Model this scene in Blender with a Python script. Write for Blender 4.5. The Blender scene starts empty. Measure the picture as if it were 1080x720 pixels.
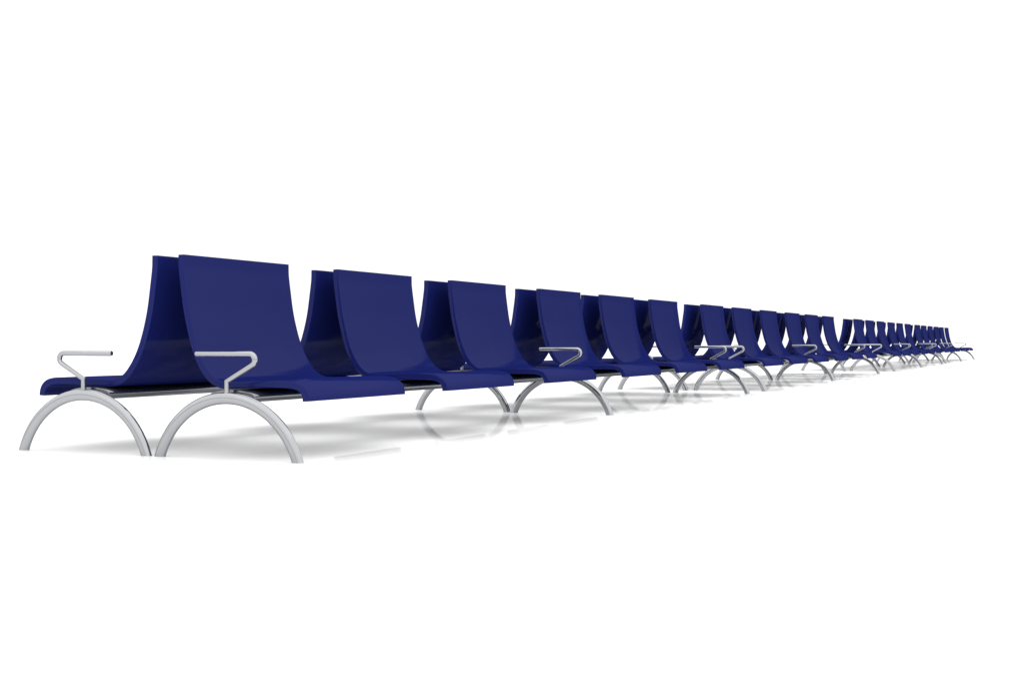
import bpy, bmesh, math
from mathutils import Vector

C = bpy.context.scene.collection
S = bpy.context.scene

# ------------------------------------------------------------------ materials
def new_mat(name):
    m = bpy.data.materials.new(name)
    m.use_nodes = True
    return m, m.node_tree.nodes, m.node_tree.links

def plastic(name, col, rough, gloss):
    m, n, l = new_mat(name)
    n.remove(n['Principled BSDF'])
    d = n.new('ShaderNodeBsdfDiffuse')
    d.inputs['Color'].default_value = (*col, 1)
    g = n.new('ShaderNodeBsdfGlossy')
    g.inputs['Color'].default_value = (1, 1, 1, 1)
    lw = n.new('ShaderNodeLayerWeight')
    lw.inputs['Blend'].default_value = .12
    fr = n.new('ShaderNodeMapRange')
    fr.inputs['To Min'].default_value = gloss
    fr.inputs['To Max'].default_value = gloss
    mx = n.new('ShaderNodeMixShader')
    tc = n.new('ShaderNodeTexCoord')
    nz = n.new('ShaderNodeTexNoise')
    nz.inputs['Scale'].default_value = 6
    nz.inputs['Detail'].default_value = 3
    mr = n.new('ShaderNodeMapRange')
    mr.inputs['To Min'].default_value = rough * 0.85
    mr.inputs['To Max'].default_value = rough * 1.15
    l.new(tc.outputs['Object'], nz.inputs['Vector'])
    l.new(nz.outputs['Fac'], mr.inputs['Value'])
    l.new(mr.outputs['Result'], g.inputs['Roughness'])
    l.new(lw.outputs['Facing'], fr.inputs['Value'])
    l.new(fr.outputs['Result'], mx.inputs['Fac'])
    l.new(d.outputs[0], mx.inputs[1])
    l.new(g.outputs[0], mx.inputs[2])
    l.new(mx.outputs[0], n['Material Output'].inputs['Surface'])
    return m

def metal(name, col, rough, mirror):
    """brushed metal: a mirror lobe of constant strength over a little plain grey"""
    m, n, l = new_mat(name)
    n.remove(n['Principled BSDF'])
    d = n.new('ShaderNodeBsdfDiffuse')
    d.inputs['Color'].default_value = (*col, 1)
    g = n.new('ShaderNodeBsdfGlossy')
    g.inputs['Color'].default_value = (*col, 1)
    mx = n.new('ShaderNodeMixShader')
    mx.inputs['Fac'].default_value = mirror
    tc = n.new('ShaderNodeTexCoord')
    nz = n.new('ShaderNodeTexNoise')
    nz.inputs['Scale'].default_value = 25
    mr = n.new('ShaderNodeMapRange')
    mr.inputs['To Min'].default_value = rough * 0.9
    mr.inputs['To Max'].default_value = rough * 1.1
    l.new(tc.outputs['Object'], nz.inputs['Vector'])
    l.new(nz.outputs['Fac'], mr.inputs['Value'])
    l.new(mr.outputs['Result'], g.inputs['Roughness'])
    l.new(d.outputs[0], mx.inputs[1])
    l.new(g.outputs[0], mx.inputs[2])
    l.new(mx.outputs[0], n['Material Output'].inputs['Surface'])
    return m

def floor_mat():
    m, n, l = new_mat('polished_white_floor')
    n.remove(n['Principled BSDF'])
    out = n['Material Output']
    d = n.new('ShaderNodeBsdfDiffuse')
    d.inputs['Color'].default_value = (.86, .86, .86, 1)
    g = n.new('ShaderNodeBsdfGlossy')
    g.inputs['Color'].default_value = (1, 1, 1, 1)
    g.inputs['Roughness'].default_value = .008
    mx = n.new('ShaderNodeMixShader')
    mx.inputs['Fac'].default_value = FLOOR_GLOSS
    l.new(d.outputs[0], mx.inputs[1])
    l.new(g.outputs[0], mx.inputs[2])
    l.new(mx.outputs[0], out.inputs['Surface'])
    return m

FLOOR_GLOSS = .21
WORLD_LOW, WORLD_HIGH = 1.1, 1.66
LAMP_L = .20           # what the overhead softbox adds on top of the white surround

M_BLUE = plastic('blue_lacquered_shell', (.0078, .0122, .094), .11, .0096)
M_STEEL = metal('satin_silver_metal', (.365, .371, .384), .05, .93)
M_BEAM = metal('polished_beam_metal', (.225, .235, .25), .12, .92)
M_DARK = plastic('black_bracket', (.012, .012, .016), .4, .02)
M_FLOOR = floor_mat()

# ------------------------------------------------------------------ helpers
def link_mesh(name, bm, mat, parent=None, sharp=35):
    bmesh.ops.recalc_face_normals(bm, faces=bm.faces)
    me = bpy.data.meshes.new(name)
    bm.to_mesh(me)
    bm.free()
    for p in me.polygons:
        p.use_smooth = True
    me.set_sharp_from_angle(angle=math.radians(sharp))
    me.materials.append(mat)
    o = bpy.data.objects.new(name, me)
    C.objects.link(o)
    o.parent = parent
    return o

def catmull(pts, n):
    P = [Vector(p) for p in pts]
    P = [2 * P[0] - P[1]] + P + [2 * P[-1] - P[-2]]
    out = []
    for i in range(1, len(P) - 2):
        a, b, c, d = P[i - 1:i + 3]
        for k in range(n):
            t = k / n
            out.append(.5 * (2 * b + (c - a) * t + (2 * a - 5 * b + 4 * c - d) * t * t
                             + (-a + 3 * b - 3 * c + d) * t ** 3))
    out.append(P[-2])
    return out

def smooth(pts, k):
    for _ in range(k):
        pts = [pts[0]] + [(pts[i - 1] + 2 * pts[i] + pts[i + 1]) / 4
                          for i in range(1, len(pts) - 1)] + [pts[-1]]
    return pts

def tube(path, r, segs=20, flat_ends=False, cap_round=0.0, squash=1.0):
    """a round bar along a list of points lying in the y-z plane"""
    bm = bmesh.new()
    n = len(path)
    rings = []
    ex = Vector((1, 0, 0))
    tans = []
    for i in range(n):
        a, b = path[max(i - 1, 0)], path[min(i + 1, n - 1)]
        if 0 < i < n - 1:
            t = ((path[i] - a).normalized() + (b - path[i]).normalized()).normalized()
        else:
            t = (b - a).normalized()
        tans.append(t)
    stations = [(path[i], tans[i], r) for i in range(n)]
    if cap_round:
        e = stations[-1]
        stations[-1] = (e[0] - e[1] * cap_round, e[1], r)
        for q in (.5, .8, 1.0):
            a = q * math.pi / 2
            stations.append((e[0] - e[1] * cap_round * (1 - math.sin(a)), e[1],
                             r - cap_round * (1 - math.cos(a))))
    for i, (p, t, rr) in enumerate(stations):
        nv = t.cross(ex).normalized()
        ring = []
        for s in range(segs):
            a = 2 * math.pi * s / segs
            v = p + ex * (rr * squash * math.cos(a)) + nv * (rr * math.sin(a))
            if flat_ends and i in (0, len(stations) - 1):
                v = v - t * (v.z / t.z)          # slide along the bar down to the floor
            ring.append(bm.verts.new(v))
        rings.append(ring)
    for i in range(len(rings) - 1):
        for s in range(segs):
            bm.faces.new((rings[i][s], rings[i][(s + 1) % segs],
                          rings[i + 1][(s + 1) % segs], rings[i + 1][s]))
    bm.faces.new(rings[0])
    bm.faces.new(rings[-1])
    return bm

def box(x0, x1, y0, y1, z0, z1, bev, seg=3):
    bm = bmesh.new()
    bmesh.ops.create_cube(bm, size=1)
    for v in bm.verts:
        v.co = Vector(((x0 + x1) / 2 + v.co.x * (x1 - x0), (y0 + y1) / 2 + v.co.y * (y1 - y0),
                       (z0 + z1) / 2 + v.co.z * (z1 - z0)))
    bmesh.ops.bevel(bm, geom=bm.edges[:], offset=bev, segments=seg, affect='EDGES', profile=.5)
    return bm

# ------------------------------------------------------------------ bench geometry
SEAT_W, SHELL_T, LIP_FLARE = .7228, .0285, .008
HALF = 3.2984                                          # half of the seat run
SEAT_X = [0, 1.1314, 2.3176, 3.5718, 4.7203, 5.874]    # left edges of the six shells
LEG_X = [-.087, 3.2639, 6.6838]

# rear / under side of the shell, from the top of the back to the tip of the lip
UNDER = [(.3045, .795), (.3040, .765), (.3025, .735), (.2920, .660), (.2790, .575), (.2570, .487),
         (.2340, .418), (.2040, .358), (.1660, .308), (.1270, .279), (.0850, .2665),
         (.0300, .2655), (-.0500, .2690), (-.1400, .2725), (-.2100, .2725), (-.2480, .2690),
         (-.2740, .2600), (-.2870, .2420), (-.2890, .2225)]

def make_shell(x0):
    low = smooth(catmull([(0, y, z) for y, z in UNDER], 6), 5)
    up = []
    for i, p in enumerate(low):
        a, b = low[max(i - 1, 0)], low[min(i + 1, len(low) - 1)]
        t = (b - a).normalized()
        nrm = Vector((0, t.z, -t.y))                   # towards the sitter
        if nrm.y > 0.2 and nrm.z < 0:
            nrm = -nrm
        up.append(p + nrm * SHELL_T)
    def width_out(y, z):
        f = max(0, min(1, (.55 - z) / .3))
        return LIP_FLARE * f * f * (3 - 2 * f)
    bm = bmesh.new()
    cols = []
    for side in (-1, 1):
        col = []
        for u, w in zip(up, low):
            pr = []
            for p in (u, w):
                wo = width_out(p.y, p.z)
                x = x0 - wo if side < 0 else x0 + SEAT_W + wo
                pr.append(bm.verts.new((x, p.y, p.z)))
            col.append(pr)
        cols.append(col)
    L, R = cols
    n = len(L)
    for i in range(n - 1):
        bm.faces.new((L[i][0], L[i + 1][0], R[i + 1][0], R[i][0]))
        bm.faces.new((L[i][1], R[i][1], R[i + 1][1], L[i + 1][1]))
        bm.faces.new((L[i][0], L[i][1], L[i + 1][1], L[i + 1][0]))
        bm.faces.new((R[i][0], R[i + 1][0], R[i + 1][1], R[i][1]))
    bm.faces.new((L[0][0], R[0][0], R[0][1], L[0][1]))
    bm.faces.new((L[-1][0], L[-1][1], R[-1][1], R[-1][0]))
    bmesh.ops.recalc_face_normals(bm, faces=bm.faces)
    ed = [e for e in bm.edges if len(e.link_faces) == 2 and e.calc_face_angle() > math.radians(50)]
    bmesh.ops.bevel(bm, geom=ed, offset=.002, segments=2, affect='EDGES', profile=.5,
                    clamp_overlap=True)
    return bm

def make_beam():
    """an extruded elliptical profile running the length of the bench"""
    bm = bmesh.new()
    n = 40
    x0, x1 = LEG_X[0] - HALF + .028, LEG_X[2] - HALF - .028
    a, b, zc = .108, .0258, .2382
    rings = []
    for x, s in ((x0, .985), (x0 + .0015, 1), (x1 - .0015, 1), (x1, .985)):
        rings.append([bm.verts.new((x, a * s * math.cos(2 * math.pi * k / n),
                                    zc + b * s * math.sin(2 * math.pi * k / n))) for k in range(n)])
    for i in range(3):
        for k in range(n):
            bm.faces.new((rings[i][k], rings[i][(k + 1) % n], rings[i + 1][(k + 1) % n], rings[i + 1][k]))
    bm.faces.new(rings[0])
    bm.faces.new(rings[3])
    return bm

def arch_path(x):
    R, zc = .339, -.105
    a0 = math.asin(-zc / R)
    n = 48
    return [Vector((x, R * math.cos(a0 + (math.pi - 2 * a0) * k / n),
                    zc + R * math.sin(a0 + (math.pi - 2 * a0) * k / n))) for k in range(n + 1)]

def arm_path(x):
    zb, zt = .2985, .4025
    slope = .53
    r = .0225
    yv = -(zt - zb) / slope                            # where the two straights would meet
    th = math.atan(slope)
    setb = r / math.tan(th / 2)
    cy, cz = yv + setb, zt - r
    p = [Vector((x, 0, .236)), Vector((x, 0, zb))]
    a1 = math.radians(270) - (math.pi / 2 - th) + math.pi * 0  # tangent point on the slanted bar
    start = math.atan2(-math.cos(th), -math.sin(th))
    n = 14
    end = math.pi / 2 - 2 * math.pi
    for k in range(n + 1):
        a = start + (end - start) * k / n
        p.append(Vector((x, cy + r * math.cos(a), cz + r * math.sin(a))))
    p.append(Vector((x, .147, zt)))
    return p

def make_bench():
    root = bpy.data.objects.new('tandem_bench', None)
    root.empty_display_size = .3
    C.objects.link(root)
    link_mesh('beam', make_beam(), M_BEAM, root, 40)
    for x in LEG_X:
        link_mesh('arched_leg', tube(arch_path(x - HALF), .0230, 32, flat_ends=True, squash=.74), M_STEEL, root, 50)
        link_mesh('armrest', tube(arm_path(x - HALF), .0107, 20, cap_round=.004), M_STEEL, root, 32)
    for x in SEAT_X:
        sh = link_mesh('seat_shell', make_shell(x - HALF), M_BLUE, root, 30)
        xm = x + SEAT_W / 2 - HALF
        link_mesh('mounting_bracket', box(xm - .11, xm + .11, -.03, .03, .250, .272, .002, 1),
                  M_DARK, sh)
    return root

def copy_bench(src):
    r = src.copy()
    C.objects.link(r)
    for ch in list(src.children):
        c = ch.copy()
        C.objects.link(c)
        c.parent = r
        for g in list(ch.children):
            d = g.copy()
            C.objects.link(d)
            d.parent = c
    return r

# ------------------------------------------------------------------ the two back-to-back rows
Y_FRONT, Y_BACK = .7341, 1.4458
START = [0, 7.3922, 15.737, 23.178]
FRONT_LABELS = [
    'blue six-seat bench with silver arched legs, nearest the viewer in the front row',
    'second blue six-seat bench of the front row, after the large nearest one',
    'third blue six-seat bench of the front row, beyond the wide gap',
    'blue six-seat bench at the far right end of the front row']
BACK_LABELS = [
    'blue six-seat bench facing away behind the nearest bench, its arched leg leftmost of all',
    'blue six-seat bench facing away, back to back with the second front-row bench',
    'blue six-seat bench facing away, back to back with the third front-row bench',
    'blue six-seat bench facing away, hidden behind the farthest front-row bench']
BACK_SHIFT = [0, .08, .13, .13]        # the rear row is set out slightly tighter
first = make_bench()
for i, x in enumerate(START):
    for row in (0, 1):
        b = first if (i == 0 and row == 0) else copy_bench(first)
        b.location = (x + HALF - (BACK_SHIFT[i] if row else 0), Y_BACK if row else Y_FRONT, 0)
        b.rotation_euler = (0, 0, math.pi if row else 0)
        b['label'] = BACK_LABELS[i] if row else FRONT_LABELS[i]
        b['category'] = 'bench'
        b['group'] = 'blue benches in two back-to-back rows'

        if row and i == 0:
            for c in b.children:            # its inner seats and middle leg stand a little closer in
                xs = [v.co.x for v in c.data.vertices]
                near = HALF - (min(xs) + max(xs)) / 2
                if max(xs) - min(xs) < 1 and .9 < near < 6.5:
                    c.location.x += .008 * near

# ------------------------------------------------------------------ floor
bm = bmesh.new()
vs = [bm.verts.new(v) for v in ((-300, -300, 0), (900, -300, 0), (900, 600, 0), (-300, 600, 0))]
bm.faces.new(vs)
fl = link_mesh('floor', bm, M_FLOOR)
fl['kind'] = 'structure'

# ------------------------------------------------------------------ light
w = bpy.data.worlds.new('World')
S.world = w
w.use_nodes = True
bg = w.node_tree.nodes['Background']
bg.inputs['Color'].default_value = (1, 1, 1, 1)
wn, wl = w.node_tree.nodes, w.node_tree.links
wt = wn.new('ShaderNodeTexCoord')
wx = wn.new('ShaderNodeSeparateXYZ')
wr = wn.new('ShaderNodeMapRange')
wr.interpolation_type = 'SMOOTHSTEP'
wr.inputs['From Min'].default_value = .02
wr.inputs['From Max'].default_value = .34
wr.inputs['To Min'].default_value = WORLD_LOW
wr.inputs['To Max'].default_value = WORLD_HIGH
wl.new(wt.outputs['Generated'], wx.inputs[0])
wl.new(wx.outputs['Z'], wr.inputs['Value'])
wl.new(wr.outputs['Result'], bg.inputs['Strength'])

ld = bpy.data.lights.new('overhead_softbox', 'AREA')
ld.shape = 'RECTANGLE'
ld.size, ld.size_y = 110, 44
ld.energy = LAMP_L * math.pi * ld.size * ld.size_y
lo = bpy.data.objects.new('overhead_softbox', ld)
C.objects.link(lo)
lo.location = (14, 0.5, 26)

# ------------------------------------------------------------------ camera
cd = bpy.data.cameras.new('Camera')
cam = bpy.data.objects.new('Camera', cd)
C.objects.link(cam)
cd.sensor_width = 36
cd.lens = 36 * 1333.32 / 1080
cd.clip_start = .05
cd.clip_end = 3000
cam.location = (-4.0213, -2.2613, .45)
cam.rotation_euler = (math.pi / 2, 0, .429 - math.pi / 2)
S.camera = cam

S.view_settings.view_transform = 'Standard'
S.view_settings.look = 'None'
S.view_settings.exposure = 0
S.cycles.max_bounces = 10
S.cycles.diffuse_bounces = 1
